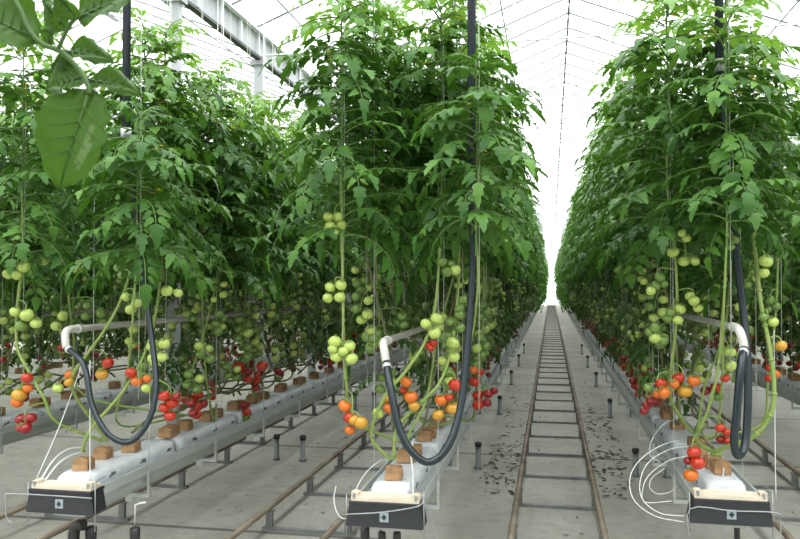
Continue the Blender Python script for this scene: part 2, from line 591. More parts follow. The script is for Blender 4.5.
SL = [slab_mesh(i) for i in range(3)]
ns = {'beyond': 14, 'caps': 34, 'middle': 46, 'tubes': 46, 'next': 24}
for r, n in ns.items():
    for i in range(n):
        y = YF[r] + 0.57 + 0.985 * i
        if i < 6:
            lab = '%s rockwool slab from the front on %s' % (ORD[i], NICE[r])
            if i == 0: lab = 'white-wrapped rockwool slab at the front end of %s' % NICE[r]
        else:
            lab = 'white-wrapped rockwool slab far along %s' % NICE[r]
        me, pr = SL[i % 3]
        o = link('rockwool_slab', me, None, (ROWS[r], y, ZT + 0.001))
        tag(o, lab, 'rockwool slab', 'white rockwool slabs on ' + NICE[r])
        if i < 14:
            link('print', pr, o)

# raised rail tracks
def rail_support(g, h):
    mb = MB()
    mb.box((0, 0, 0.012), (g + 0.1, 0.035, 0.022))
    for s in (-1, 1):
        mb.box((s * g / 2, 0, h / 2), (0.045, 0.03, h - 0.03)); mb.box((s * g / 2, 0, h - 0.02), (0.06, 0.05, 0.012))
    return mb.mesh('rail_support', [M['support']])


GAU, HR = 0.55, 0.15
RS = rail_support(GAU, HR)
for x, yy0, lab, y1 in ((0.035, 3.3, 'raised pipe rail track down the central aisle between two tomato rows', 64),
                        (-1.60, 3.3, 'raised pipe rail track between the middle and the black-capped gutters', 50),
                        (1.66, 3.6, 'raised pipe rail track on the outer side of the looped-tube gutter', 45),
                        (-3.24, 3.3, 'raised pipe rail track behind the black-capped gutter', 35)):
    t = thing('rail_track', lab, 'rail track', (x, yy0, 0), 'pipe rail tracks in the aisles')
    for s in (-1, 1):
        mb = MB()
        mb.tube([(s * GAU / 2, 0, HR + 0.006), (s * GAU / 2, y1 - yy0, HR + 0.006)], 0.021, 10)
        mb.build('rail', M['rail'], t)
    k = 0
    off = (5.03 - yy0) % 0.9
    while off + k * 0.9 < y1 - yy0:
        link('rail_support', RS, t, (0, off + k * 0.9, 0)); k += 1

# capped drain risers in pairs under the gutters
pb = MB(); pb.lathe((0, 0, 0), [(0.034, 0.0), (0.034, 0.02), (0.024, 0.024), (0.024, 0.2)], 12)
cb = MB(); cb.lathe((0, 0, 0.2), [(0.03, 0.0), (0.031, 0.03), (0.026, 0.042)], 12)
PB, CB = pb.mesh('pipe', [M['post']]), cb.mesh('cap', [M['black']])
for r in ('caps', 'middle', 'tubes'):
    for k in range(5):
        for s in (-1, 1):
            y = 7.05 + 3.0 * k
            side = 'central-track side' if (s > 0) == (r != 'tubes') else 'outer side'
            if r == 'caps': side = 'raised-track side' if s > 0 else 'outer side'
            t = thing('drain_riser', '%s black-capped grey drain riser under %s, %s' % (ORD[k], NICE[r].replace('with black pipe caps beneath', 'with three hanging caps'), side), 'drain riser', (ROWS[r] + s * 0.13, y, 0), 'capped drain risers on the floor')
            link('pipe', PB, t); link('cap', CB, t)

# black drain fittings hanging under the ends
def drain(px, py, Y, lab, bent=False, rod=True, r=0.03):
    P = at(px, py, Y)
    t = thing('drain_fitting', lab, 'drain fitting', (P.x, P.y, 0))
    mb = MB()
    if bent:
        mb.tube(smooth([(0, 0, P.z - 0.07), (0, 0, P.z - 0.01), (0.02, 0, P.z + 0.03), (0.06, 0.0, P.z + 0.035)], 4), r, 12)
    else:
        mb.lathe((0, 0, P.z - 0.03), [(r * 0.85, -0.02), (r * 0.95, 0.0), (r, 0.025), (r, 0.06), (r * 0.7, 0.066)], 12)
    mb.build('cap', M['black'], t)
    mb = MB(); mb.tube([(0, 0, 0.0), (0, 0, P.z - 0.04)], r * 0.75, 10); mb.build('pipe', M['post'], t)
    if rod:
        mb = MB(); mb.tube([(0, 0, P.z + 0.03), (0, 0, P.z + 0.15), (0.02, 0.02, P.z + 0.155), (0.05, 0.02, P.z + 0.16)], 0.006, 6); mb.build('rod', M['steel'], t)


drain(74, 531, 3.75, 'black bent drain elbow below the black-capped gutter end', True, False)
drain(91, 533, 3.8, 'black round drain cap beside the bent drain elbow', False, False)
drain(135, 534, 3.72, 'black drain cap under a thin steel rod', False, True, 0.026)
drain(365, 534, 3.85, 'green-shaded black drain stub under the middle gutter end', False, False, 0.024)
drain(382, 539, 3.85, 'small black drain cap central below the middle end cap', False, False, 0.02)
drain(397, 539, 3.85, 'small black drain cap nearest the central track below middle end cap', False, False, 0.02)
drain(737, 533, 4.15, 'slim black drain stub below the looped-tube gutter end', False, True, 0.014)

# ------------------------------------------------------------------ heating pipes, hoses, risers
HZ = {'caps': 1.43, 'middle': 1.39, 'tubes': 1.46, 'beyond': 1.42, 'next': 1.44}
for r in ('beyond', 'caps', 'middle', 'tubes', 'next'):
    x, y0, z = ROWS[r], YF[r], HZ[r]
    ya = {'caps': 3.56, 'middle': 3.58, 'tubes': 3.8}.get(r, y0)
    t = thing('heating_pipe', 'pale grey heating pipe inside the tomato row on ' + NICE[r], 'heating pipe', (x, ya, z), 'grow heating pipes inside the rows')
    mb = MB(); mb.tube([(0, 0.09, 0), (0, 45, 0)], 0.0175, 12); mb.build('pipe', M['growpipe'], t)
    sgn = -1 if r in ('caps',) else 1
    mb = MB()
    mb.tube(smooth([(0, 0.12, 0), (0, 0.05, 0), (0.004, 0.01, -0.012), (0.012, -0.005, -0.045), (0.02, -0.008, -0.09)], 4), 0.0195, 12)
    mb.lathe((0, 0.12, 0), [(0.0225, -0.012), (0.0225, 0.012)], 12, axis=(0, 1, 0))
    mb.build('elbow', M['white'], t)


def hose(lab, pts, r_=0.021, start=None, clamp=True):
    W = [at(*p) for p in pts]
    if start is not None:
        W = [Vector(start)] + W
    t = thing('flexible_hose', lab, 'hose', W[-1])
    o = W[-1]
    mb = MB(); mb.tube([q - o for q in smooth(W, 6)], r_, 12); mb.build('hose', M['hose'], t)
    mb = MB()
    for a, b in ((W[0], W[1]), (W[-1], W[-2])):
        d = (b - a).normalized()
        mb.lathe(a + d * 0.03 - o, [(r_ + 0.003, -0.01), (r_ + 0.005, -0.008), (r_ + 0.005, 0.008), (r_ + 0.003, 0.01)], 12, axis=d)
    mb.build('clamp', M['steel'], t)


def estart(r):
    return (ROWS[r] + 0.02, {'caps': 3.56, 'middle': 3.58, 'tubes': 3.8}[r] - 0.008, HZ[r] - 0.085)


hose('black hose looping below the middle gutter heating pipe to its riser',
     [(390, 385, 3.5), (399, 428, 3.46), (413, 453, 3.45), (430, 462, 3.47), (448, 446, 3.5), (461, 405, 3.56), (468, 340, 3.62), (472, 280, 3.66), (473, 240, 3.67), (472, 190, 3.68)], 0.0175, estart('middle'))
hose('black hose looping below the heating pipe of the black-capped gutter',
     [(84, 365, 3.45), (92, 405, 3.4), (108, 434, 3.38), (130, 442, 3.4), (149, 420, 3.45), (156, 385, 3.5), (152, 340, 3.56), (144, 280, 3.62), (139, 235, 3.62), (129, 150, 3.64), (126, 130, 3.64)], 0.0145, estart('caps'))
hose('black hose folded tight beside the drooping stem of the looped-tube gutter',
     [(741, 365, 3.72), (737, 410, 3.7), (734, 442, 3.72), (738, 456, 3.76), (745, 444, 3.82), (748, 400, 3.86), (747, 350, 3.9), (742, 300, 3.94), (733, 220, 3.94), (720, 60, 3.94)], 0.018, estart('tubes'))
for lab, a in (('dark steel riser pipe at the front of the middle row', (472, 200, 3.68)), ('dark steel riser pipe in the row behind the foreground shoot', (126, 138, 3.64)), ('dark steel riser pipe at the front of the looped-tube row', (719.5, 70, 3.94))):
    P = at(*a)
    t = thing('riser_pipe', lab, 'pipe', (P.x, P.y, P.z))
    mb = MB(); mb.tube([(0, 0, 0), (0, 0, 4.66 - P.z)], 0.0205, 12); mb.build('pipe', M['pipe'], t)
    mb = MB(); mb.lathe((0, 0, 0.02), [(0.027, -0.03), (0.027, 0.03)], 12); mb.lathe((0, 0, 4.6 - P.z), [(0.04, 0.0), (0.04, 0.06)], 12); mb.build('collar', M['steel'], t)

# ------------------------------------------------------------------ drip tubes
def tube(lab, pts, r_=0.0027, m='tube'):
    W = [at(*p) for p in pts]
    o = W[0]
    mb = MB(); mb.tube([q - o for q in smooth(W, 7)], r_, 6)
    tag(mb.build('drip_tube', M[m], None, o), lab, 'drip tube', 'drip irrigation tubes')


tube('outermost white drip tube loop hanging off the looped-tube gutter', [(680, 440, 4.55), (660, 446, 4.4), (640, 460, 4.3), (630, 478, 4.2), (634, 500, 4.12), (655, 516, 4.1), (684, 522, 4.05)])
tube('middle white drip tube loop curling past the three red tomatoes', [(690, 446, 4.5), (668, 450, 4.4), (648, 463, 4.28), (640, 482, 4.2), (643, 500, 4.12), (660, 513, 4.1), (684, 516, 4.05)])
tube('inner white drip tube loop curling beside the slab', [(686, 456, 4.45), (668, 461, 4.4), (650, 474, 4.3), (643, 488, 4.22), (645, 502, 4.2), (672, 501, 4.15)])
tube('smallest white drip tube curl against the gutter side', [(665, 468, 4.6), (652, 478, 4.5), (650, 488, 4.45), (658, 494, 4.4), (670, 492, 4.4), (676, 486, 4.4)])
tube('white drip tube arching from far slab of looped-tube gutter', [(680, 418, 5.2), (664, 424, 5.0), (652, 440, 4.8), (650, 455, 4.7), (660, 462, 4.65)])
tube('white drip tube peg stem standing beside the middle cube', [(413, 496, 3.72), (413, 475, 3.85), (411, 455, 3.95), (413, 440, 4.05)], 0.005)
tube('thin white drip tube drooping outside the middle gutter', [(336, 486, 3.9), (334, 500, 3.8), (339, 516, 3.75), (351, 520, 3.75)])
tube('white drip tube rising steeply to the left of the middle cube', [(352, 500, 3.66), (362, 478, 3.8), (378, 462, 3.9), (392, 459, 4.0)])
tube('upper white drip tube arched over the black-capped gutter end', [(40, 482, 3.62), (52, 462, 3.7), (66, 450, 3.8), (82, 447, 3.9)], 0.005)
tube('lower white drip tube arched over the black-capped gutter end', [(44, 482, 3.62), (58, 464, 3.72), (72, 455, 3.8), (86, 452, 3.9)], 0.005)
tube('long slanting white string tube behind the black-capped gutter end', [(36, 480, 3.64), (60, 425, 3.75), (80, 370, 3.9), (88, 345, 4.0)], 0.0032)
tube('upright white string tube through the black-capped hose loop', [(90, 482, 3.62), (90, 430, 3.64), (90, 360, 3.66)], 0.0028)
tube('thin upright grey string tube beside the drooping stem', [(776, 500, 4.05), (775, 440, 4.0), (774, 330, 4.0)], 0.0026)
tube('white drip peg on the slab behind looped-tube end cap', [(722, 492, 4.15), (723, 478, 4.2), (724, 462, 4.3)], 0.0035)

# ------------------------------------------------------------------ tomato plants
LT = [0, 0.1, 0.26, 0.36, 0.54, 0.63, 0.82, 1.0]
LW = [0.05, 0.34, 0.5, 0.34, 0.43, 0.25, 0.2, 0.0]


def leaflet(mb, p, d, nrm, Ln, Wd, m, lod, rn, curl=0.35):
    d = d.normalized()
    side = d.cross(nrm)
    if side.length < 1e-5: side = Vector((1, 0, 0))
    side.normalize()
    nn = side.cross(d)
    b = len(mb.v)
    if lod:
        cu = -curl * Ln * 0.5
        mid = p + d * Ln * 0.45
        tip = p + d * Ln * 0.92 + nn * cu
        mb.v += [tuple(p), tuple(mid + side * Wd * 0.45 + nn * 0.1 * Wd), tuple(tip), tuple(mid - side * Wd * 0.45 + nn * 0.1 * Wd)]
        mb.face((b, b + 1, b + 2), m, False); mb.face((b, b + 2, b + 3), m, False)
        return
    fold = rn.uniform(0.12, 0.4)
    tw = rn.uniform(-0.35, 0.35)
    n = len(LT)
    for i, t in enumerate(LT):
        c = p + d * (Ln * (t - 0.12 * curl * t * t)) - nn * (curl * Ln * 0.62 * t * t)
        hw = LW[i] * Wd * rn.uniform(0.85, 1.12)
        sd = side * math.cos(tw * t) + nn * math.sin(tw * t)
        mb.v.append(tuple(c))
        lag = -d * (0.06 * Ln if i in (3, 5) else 0.0)
        mb.v.append(tuple(c + sd * hw + nn * (hw * fold) + lag)); mb.v.append(tuple(c - sd * hw + nn * (hw * fold) + lag))
    for i in range(n - 1):
        a, c = b + 3 * i, b + 3 * (i + 1)
        mb.face((a, c, c + 1, a + 1), m); mb.face((a, a + 2, c + 2, c), m)


def leaf(mb, p, az, Ln, el, droop, rn, m=0, lod=0, ms=1, size=1.0):
    """compound tomato leaf: rachis, three or four leaflet pairs and a tip leaflet"""
    h = Vector((math.cos(az), math.sin(az), 0))
    sidev = Vector((-math.sin(az), math.cos(az), 0))
    pts, K = [], 6
    a = el
    q = Vector(p)
    pts.append(q.copy())
    tw = rn.uniform(-0.4, 0.4)
    for i in range(K):
        h2 = (h + sidev * tw * i / K).normalized()
        q = q + (h2 * math.cos(a) + UPZ * math.sin(a)) * (Ln / K)
        pts.append(q.copy()); a -= droop / K
    if lod: mb.tube([pts[0], pts[3], pts[6]], [0.004, 0.003, 0.001], 3, ms, False)
    else: mb.tube(pts, [0.0048, 0.0042, 0.0036, 0.003, 0.0025, 0.002, 0.0015], 5, ms, False)
    ks = (1.4, 2.5, 3.5, 4.4, 5.3) if not lod else (2.0, 3.4, 4.8)
    for k in ks:
        i = int(k); fr_ = k - i
        c = pts[i].lerp(pts[min(i + 1, K)], fr_)
        tg = (pts[min(i + 1, K)] - pts[i]).normalized()
        sd = tg.cross(UPZ)
        sd = sd.normalized() if sd.length > 1e-4 else sidev
        up = sd.cross(tg)
        for s in (-1, 1):
            ang = rn.uniform(0.75, 1.15)
            dd = tg * math.cos(ang) + sd * s * math.sin(ang) - UPZ * rn.uniform(-0.1, 0.35)
            L_ = size * rn.uniform(0.058, 0.104) * (1.0 if 2.2 < k < 5 else 0.75)
            leaflet(mb, c + sd * s * 0.012, dd, up + Vector((rn.uniform(-.3, .3), rn.uniform(-.3, .3), 0)), L_, L_ * rn.uniform(0.5, 0.68), m, lod, rn, rn.uniform(0.15, 0.75))
    tg = (pts[K] - pts[K - 1]).normalized()
    sd = tg.cross(UPZ); sd = sd.normalized() if sd.length > 1e-4 else sidev
    leaflet(mb, pts[K], tg - UPZ * 0.2, sd.cross(tg), size * rn.uniform(0.085, 0.13), size * rn.uniform(0.055, 0.08), m, lod, rn, 0.5)


def foliage_mb(seed, lod=0, z0=1.88, z1=3.2, mb=None, ox=0.0, oy=0.0, mi=(0, 1, 2, 3), wide=1.0, n=None):
    rn = random.Random(seed)
    mb = mb or MB()
    n = n or (76 if not lod else 30)
    az = rn.uniform(0, 6.28)
    for i in range(n):
        t = i / (n - 1)
        z = z0 + (z1 - z0) * t + rn.uniform(-0.03, 0.03)
        az += 2.4 + rn.uniform(-0.4, 0.4)
        if t < 0.85:
            Ln = rn.uniform(0.31, 0.44) * (1 - 0.25 * t); el = rn.uniform(-0.05, 0.6); dr = rn.uniform(0.5, 1.5) * (1.2 - 0.35 * t)
            sz = 1.0 if not lod else 1.3
        else:
            Ln = rn.uniform(0.16, 0.26); el = rn.uniform(0.4, 1.0); dr = rn.uniform(0.8, 1.6); sz = 0.75
        leaf(mb, (ox + rn.uniform(-.01, .01), oy, z), az, Ln * wide, el, dr, rn, mi[1] if t > 0.8 else mi[0], lod, mi[2], sz)
    if not lod:
        for k in range(2):                              # yellow flower sprays near the head
            a = rn.uniform(0, 6.28); z = z1 - 0.18 - 0.22 * k
            b_ = Vector((ox, oy, z)); e = b_ + Vector((math.cos(a) * 0.11, math.sin(a) * 0.11, 0.01))
            mb.tube([b_, e], 0.0025, 4, mi[2])
            for j in range(4):
                c = e + Vector((rn.uniform(-.03, .03), rn.uniform(-.03, .03), rn.uniform(-.04, .02)))
                mb.tube([e, c], 0.0015, 3, mi[2])
                for q in range(5):
                    a2 = q * 1.257
                    leaflet(mb, c, Vector((math.cos(a2), math.sin(a2), -0.4)), UPZ, 0.016, 0.009, mi[3], 1, rn)
    mb.tube([(ox, oy, z0 - 0.1), (ox + 0.006, oy - 0.004, (z0 + z1) / 2), (ox, oy, z1 + 0.03)], [0.0055, 0.0045, 0.003], 6 if not lod else 3, mi[2], False)
    return mb


FOL = [foliage_mb(100 + i).mesh('foliage', [M['leaf'], M['young'], M['petiole'], M['flower']]) for i in range(8)]


def tomato_mb(mb, c, r, m, mc, n=14, calyx=True, axis=None, rings=8):
    prof = []
    for i in range(rings + 1):
        a = -PI / 2 + PI * i / rings
        hh = math.sin(a) * 0.86
        if hh > 0.7: hh = 0.7 + (hh - 0.7) * 0.3
        prof.append((max(0.02, math.cos(a)) * r, hh * r))
    mb.lathe(c, prof, n, m, axis, 5, 0.025)
    if calyx:
        q = Vector((0, 0, 1)).rotation_difference(Vector(axis or (0, 0, 1))).to_matrix()
        rn = random.Random(5)
        for k in range(5):
            a = k * 1.257
            d = q @ Vector((math.cos(a), math.sin(a), 0.25))
            leaflet(mb, Vector(c) + q @ Vector((0, 0, r * 0.76)), d, q @ Vector((0, 0, 1)), r * 0.85, r * 0.26, mc, 1, rn, 0.1)
        mb.tube([Vector(c) + q @ Vector((0, 0, r * 0.72)), Vector(c) + q @ Vector((0, 0, r * 1.15))], r * 0.08, 5, mc)


TOM = {}
for k_ in COLS:
    mb = MB(); tomato_mb(mb, (0, 0, 0), 1.0, 0, 1, 16, True, None, 10)
    TOM[k_] = mb.mesh('tomato', [M['t' + k_], M['stem']])

TCK = list(COLS)
TM = [M['t' + k_] for k_ in TCK]


def truss_plan(rn, out, colours, big=1.0):
    """stalk points and tomato spots (local to the stem node); out = outward direction"""
    o = Vector((math.cos(out), math.sin(out), 0))
    sd = Vector((-o.y, o.x, 0))
    st = [Vector((0, 0, 0)), o * 0.05 + Vector((0, 0, 0.008)), o * 0.085 - Vector((0, 0, 0.03)), o * 0.095 - Vector((0, 0, 0.1))]
    spots = []
    n = len(colours)
    for i, c in enumerate(colours):
        r = rn.uniform(0.027, 0.035) * big
        s = 1 if i % 2 else -1
        p = o * (0.085 + rn.uniform(-.02, .03)) + sd * s * rn.uniform(0.026, 0.042) - Vector((0, 0, 0.02 + 0.031 * i + rn.uniform(-.008, .008)))
        spots.append((p, r, c))
    return st, spots


def ripeness(z, rn):
    if z < 0.98: return rn.choice(['rkrkk', 'kkrkk', 'rkk', 'krkr', 'kkd', 'kk'])
    if z < 1.14: return rn.choice(['dgdd', 'rkd', 'ddgd', 'kdd', 'dggd', 'krr', 'oydd'])
    if z < 1.3: return rn.choice(['ddgdg', 'ddgd', 'ggdd', 'dddd'])
    return rn.choice(['gdgdd', 'dgdgg', 'dddgd', 'gdddg', 'ddgd'])


def stem_path(seed, tx=0.22, lie=0.0):
    rn = random.Random(seed)
    dy = rn.uniform(0.1, 0.6)
    if lie:
        e = lie - dy
        a, b, zl = rn.uniform(-.05, .05), rn.uniform(0, .09), rn.uniform(0.83, 1.0)
        return smooth([(0, 0, 0.79), (a, 0.12, 0.85), (b, 0.45 * e, zl), (b + .02, e, zl + rn.uniform(-.04, .08)), (0.07 + rn.uniform(-.03, .05), e + 0.35 * dy, 1.12 + rn.uniform(-.05, .1)), (0.14 + rn.uniform(-.04, .05), e + 0.8 * dy, 1.42), (tx, lie, 1.8), (tx, lie, 1.95)], 4), lie
    return smooth([(0, 0, 0.79), (0.015, 0.06 * dy, 0.85), (0.06 + rn.uniform(-.03, .05), 0.35 * dy, 1.0 + rn.uniform(-.05, .1)), (0.14 + rn.uniform(-.04, .05), 0.8 * dy, 1.38), (tx, dy, 1.8), (tx, dy, 1.95)], 4), dy


def cube_mb():
    mb = MB()
    mb.box((0, 0, 0.714), (0.085, 0.085, 0.058), 0, 0.1, 0.93); mb.box((0, 0, 0.745), (0.06, 0.06, 0.006), 0)
    return mb


CUBE = cube_mb().mesh('rockwool_cube', [M['cube']])
TW = MB(); TW.tube([(0, 0, 1.1), (0.004, 0.003, 2.2), (0, 0, 4.0)], 0.0017, 4); TWM = TW.mesh('twine', [M['twine']])


def remnant(seed, dy):
    r3 = random.Random(seed)
    mb = MB()
    for k in range(9):
        z = r3.uniform(1.0, 1.85)
        leaf(mb, (0.13 + 0.09 * (z - 1.1), dy - 0.2 * (1.9 - z), z), r3.uniform(0, 6.28), r3.uniform(0.16, 0.3), r3.uniform(-0.2, 0.2), r3.uniform(0.9, 1.6), r3, 0, 0, 2, 0.85)
    return mb.mesh('lower_leaves', [M['oldleaf_shade'], M['young'], M['petiole'], M['flower']])


class Variant:
    def __init__(s, seed, merged, lie=0.0):
        rn = random.Random(seed)
        s.path, s.dy = stem_path(seed, 0.22, lie)
        mb = MB()
        k = len(s.path)
        mb.tube(s.path, [0.0085 - 0.0015 * i / k for i in range(k)], 7, 0, False)
        s.stem = mb.mesh('stem', [M['stem_old'] if lie or seed % 3 == 0 else M['stem']])  # lying stems always get the old-stem colour, darker as shade inside the row
        s.fol = FOL[seed % len(FOL)]
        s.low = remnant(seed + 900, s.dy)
        s.truss = []
        zs = [0.9, 1.06, 1.22, 1.4, 1.57, 1.74]
        for z in zs:
            if rn.random() < 0.2: continue
            z += rn.uniform(-.06, .06)
            p = min(s.path, key=lambda q: abs(q.z - z))
            st, spots = truss_plan(rn, rn.uniform(-1.3, 1.3), ripeness(z, rn), 1.0 if z < 1.6 else 0.8)
            mb = MB(); mb.tube(smooth(st, 3), 0.0028, 5, len(TCK))
            if merged:
                for q, r, c in spots:
                    tomato_mb(mb, q, r, TCK.index(c), len(TCK), 10, True, None, 6)
            me = mb.mesh('truss', TM + [M['stem']])
            s.truss.append((p, me, spots))


NEARV = [Variant(200 + i, False) for i in range(8)]
FARV = [Variant(300 + i, True) for i in range(6)]
LIE = 1.25
LYING = [Variant(400 + i, True, LIE) for i in range(10)]
NEARLIE = [Variant(450 + i, False, LIE) for i in range(6)]


def plant(v, x, y, side, label, group, near, rn, low=True):
    t = thing('tomato_plant', label, 'tomato plant', (x, y, 0), group)
    t.rotation_euler = (0, 0, 0 if side > 0 else PI)
    link('rockwool_cube', CUBE, t)
    link('stem', v.stem, t)
    link('foliage', v.fol, t, (0.22, v.dy, rn.uniform(-.08, .1) + (-0.14 if x < -1.5 else (-0.22 if x > 0.5 and (side > 0 or x > 2) else 0.04))), (0, 0, rn.uniform(0, 6.28)))
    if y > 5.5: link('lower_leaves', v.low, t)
    if near is not None:
        link('twine', TWM, t, (0.22, v.dy, 0))
    for p, me, spots in v.truss:
        if not low and p.z < 1.15: continue
        tr_ = link('truss', me, t, p)
        if near:
            for q, r, c in spots:
                o = link('tomato', TOM[c], tr_, q, (rn.uniform(-.4, .4), rn.uniform(-.4, .4), rn.uniform(0, 6)), (r, r, r))
                o['label'] = COLS[c][2]
    return t


# ---- plants at the row ends, built after the photo one by one
SHORT_FOL = [foliage_mb(150, 0, 1.86, 2.62, mi=(0, 0, 2, 3), wide=0.82, n=46).mesh('foliage', [M['leaf'], M['young'], M['petiole'], M['flower']]), foliage_mb(151, 0, 1.9, 2.95, wide=0.85, n=44).mesh('foliage', [M['leaf'], M['young'], M['petiole'], M['flower']]), foliage_mb(153, 0, 1.93, 2.75, n=46).mesh('foliage', [M['leaf'], M['young'], M['petiole'], M['flower']])]


def hero(row, label, stem, trusses, fol, base=None, r=0.0092, folz=0.0, cube=True, short=None):
    """stem: (px, py, Y) from the lowest visible point up; base: where its cube stands"""
    X = ROWS[row]
    W = [at(*p) for p in stem]
    if base is None: bpt = Vector((X, W[0].y, 0.75))
    else: bpt = Vector(base)
    path = [bpt + Vector((0, 0, 0.03))] + W
    top = path[-1].copy()
    if top.z < 1.95:
        path.append(Vector((top.x, top.y, 1.97)))
    top = path[-1]
    P = smooth(path, 6)
    root = Vector((bpt.x, bpt.y, 0))
    t = thing('tomato_plant', label, 'tomato plant', root, 'tomato plants at the row ends')
    n = len(P)
    mb = MB(); mb.tube([q - root for q in P], [r * (1 - 0.25 * i / n) for i in range(n)], 8, 0, False)
    for i in range(4, n - 2, 5):                        # leaf scars along the bare stem
        mb.lathe(P[i] - root, [(r * 1.12, -0.006), (r * 1.3, 0), (r * 1.12, 0.006)], 8, axis=(P[i + 1] - P[i - 1]).normalized())
    mb.build('stem', M['stem'], t)
    if cube: link('rockwool_cube', CUBE, t, (0, 0, bpt.z - 0.75))
    link('foliage', FOL[fol] if short is None else SHORT_FOL[short], t, (top.x - root.x, top.y - root.y, folz + (-0.1 if row == 'caps' else 0.03)), (0, 0, fol * 1.3))
    link('twine', TWM, t, (top.x - root.x + 0.012, top.y - root.y, 0))
    rn = random.Random(fol + len(label))
    for Y, toms in trusses:
        T = []
        for (px, py, c, d) in toms:
            yy = Y + rn.uniform(-0.025, 0.025)
            q = at(px, py, yy); rr = d / 2 / FPX * (q - EYE).dot(FWD)
            T.append((q, rr, c))
        cen = sum((q for q, _, _ in T), Vector()) / len(T)
        hi = max(q.z + rr for q, rr, _ in T)
        node = min(P, key=lambda q: (q - Vector((cen.x, cen.y, hi + 0.02))).length)
        mb = MB()
        hub = Vector((cen.x, cen.y + 0.01, min(hi + 0.005, max(node.z, cen.z + 0.01))))
        mb.tube([q - root for q in smooth([node, node.lerp(hub, 0.6) + Vector((0, 0, 0.012)), hub, cen], 3)], 0.0034, 6)
        for q, rr, c in T:
            mb.tube([hub.lerp(cen, 0.5) - root, q + Vector((0, 0, rr * 0.9)) - root, q + Vector((0, 0, rr * 0.5)) - root], 0.0024, 5)
        tr_ = mb.build('truss', M['stem'], t)
        for q, rr, c in T:
            o = link('tomato', TOM[c], tr_, q - root, (rn.uniform(-.5, .5), rn.uniform(-.5, .5), rn.uniform(0, 6)), (rr, rr, rr))
            o['label'] = COLS[c][2]
    return t


# middle gutter
hero('middle', 'tomato plant with three pale green trusses stacked on its upright stem, middle gutter',
     [(352, 420, 3.95), (347, 390, 3.8), (344, 350, 3.75), (343, 300, 3.72), (342, 235, 3.72), (341, 170, 3.72)],
     [(3.7, [(328, 217, 'g', 11), (338, 217, 'g', 11), (330, 227, 'g', 12), (341, 225, 'g', 11), (334, 231, 'g', 11)]),
      (3.7, [(330, 287, 'g', 11), (341, 285, 'g', 12), (328, 298, 'g', 11), (340, 297, 'g', 12)]),
      (3.68, [(335, 342, 'g', 14), (350, 346, 'g', 12), (337, 356, 'g', 14), (352, 359, 'g', 13), (344, 351, 'g', 12), (333, 349, 'g', 11)]),
      (3.72, [(345, 406, 'o', 14), (350, 418, 'r', 13), (361, 423, 'y', 14), (350, 430, 'o', 11), (354, 420, 'y', 11)])], 0, (-0.80, 4.25, 0.75))
hero('middle', 'tomato plant whose bare stem bends diagonally before the pipe elbow, middle gutter',
     [(371, 436, 3.8), (384, 398, 3.72), (405, 372, 3.72), (426, 340, 3.78), (436, 300, 3.88), (440, 240, 3.98), (441, 190, 4.02)],
     [(3.74, [(426, 324, 'g', 12), (437, 319, 'g', 14), (435, 333, 'g', 13)]),
      (3.78, [(428, 345, 'r', 8), (434, 343, 'r', 8), (431, 348, 'r', 8)]),
      (3.78, [(406, 382, 'o', 12), (404, 390, 'r', 9), (411, 397, 'o', 14), (414, 406, 'y', 12)]),
      (3.85, [(388, 398, 'y', 10), (389, 408, 'o', 12), (378, 413, 'g', 12)])], 1, (-0.80, 3.86, 0.75), cube=False)
hero('middle', 'tomato plant rising from the orange rockwool cube at the middle gutter end',
     [(394, 450, 3.84), (397, 428, 3.82), (418, 405, 3.8), (440, 382, 3.82), (452, 345, 3.9), (458, 290, 4.1), (460, 230, 4.3)],
     [(3.85, [(441, 400, 'o', 13), (452, 408, 'y', 14), (438, 415, 'y', 12), (449, 397, 'r', 9)]),
      (3.85, [(455, 385, 'r', 14)]),
      (3.9, [(443, 361, 'g', 11), (454, 357, 'g', 12), (444, 368, 'd', 10), (453, 343, 'g', 14)]),
      (3.92, [(442, 262, 'd', 11), (455, 270, 'g', 12), (447, 272, 'd', 11), (451, 264, 'd', 9)]),
      (3.95, [(459, 315, 'd', 11), (460, 328, 'd', 11), (450, 322, 'd', 9)])], 2, (-0.78, 3.86, 0.75))
hero('middle', 'tomato plant with green fruit hanging above the pipe elbow of the middle gutter',
     [(386, 372, 4.5), (381, 340, 4.4), (377, 290, 4.35), (374, 210, 4.35)],
     [(4.3, [(357, 283, 'd', 11), (365, 280, 'd', 11), (361, 289, 'd', 11), (368, 287, 'g', 10)]),
      (4.3, [(371, 330, 'g', 12), (373, 338, 'd', 13), (371, 347, 'g', 12), (378, 333, 'd', 10)]),
      (4.35, [(402, 316, 'd', 10), (404, 325, 'd', 10), (398, 322, 'd', 9)])], 3, (-0.78, 4.85, 0.75), 0.008)
hero('middle', 'tomato plant with dark red fruit overhanging the central track at middle gutter',
     [(470, 420, 5.2), (476, 390, 5.1), (482, 340, 5.1), (484, 270, 5.1), (484, 210, 5.1)],
     [(5.05, [(475, 382, 'r', 11), (478, 395, 'r', 12), (478, 405, 'r', 12), (488, 394, 'k', 10), (487, 403, 'k', 9), (494, 391, 'k', 8)]),
      (5.05, [(474, 370, 'o', 9), (480, 372, 'r', 9)]),
      (5.0, [(480, 338, 'd', 11), (477, 348, 'g', 11), (482, 355, 'd', 10), (486, 346, 'd', 9)]),
      (5.1, [(482, 305, 'd', 10), (487, 312, 'd', 10), (480, 316, 'd', 9)])], 4, (-0.78, 5.3, 0.75), 0.008)
hero('middle', 'shorter tomato plant whose leaves cover the middle of the dark riser, middle gutter',
     [(452, 420, 4.0), (462, 380, 3.85), (473, 330, 3.7), (478, 280, 3.58), (476, 230, 3.5)], [(3.75, [(463, 300, 'd', 9), (460, 308, 'd', 9)])], 5, (-0.76, 4.86, 0.75), 0.006, short=0, cube=False)
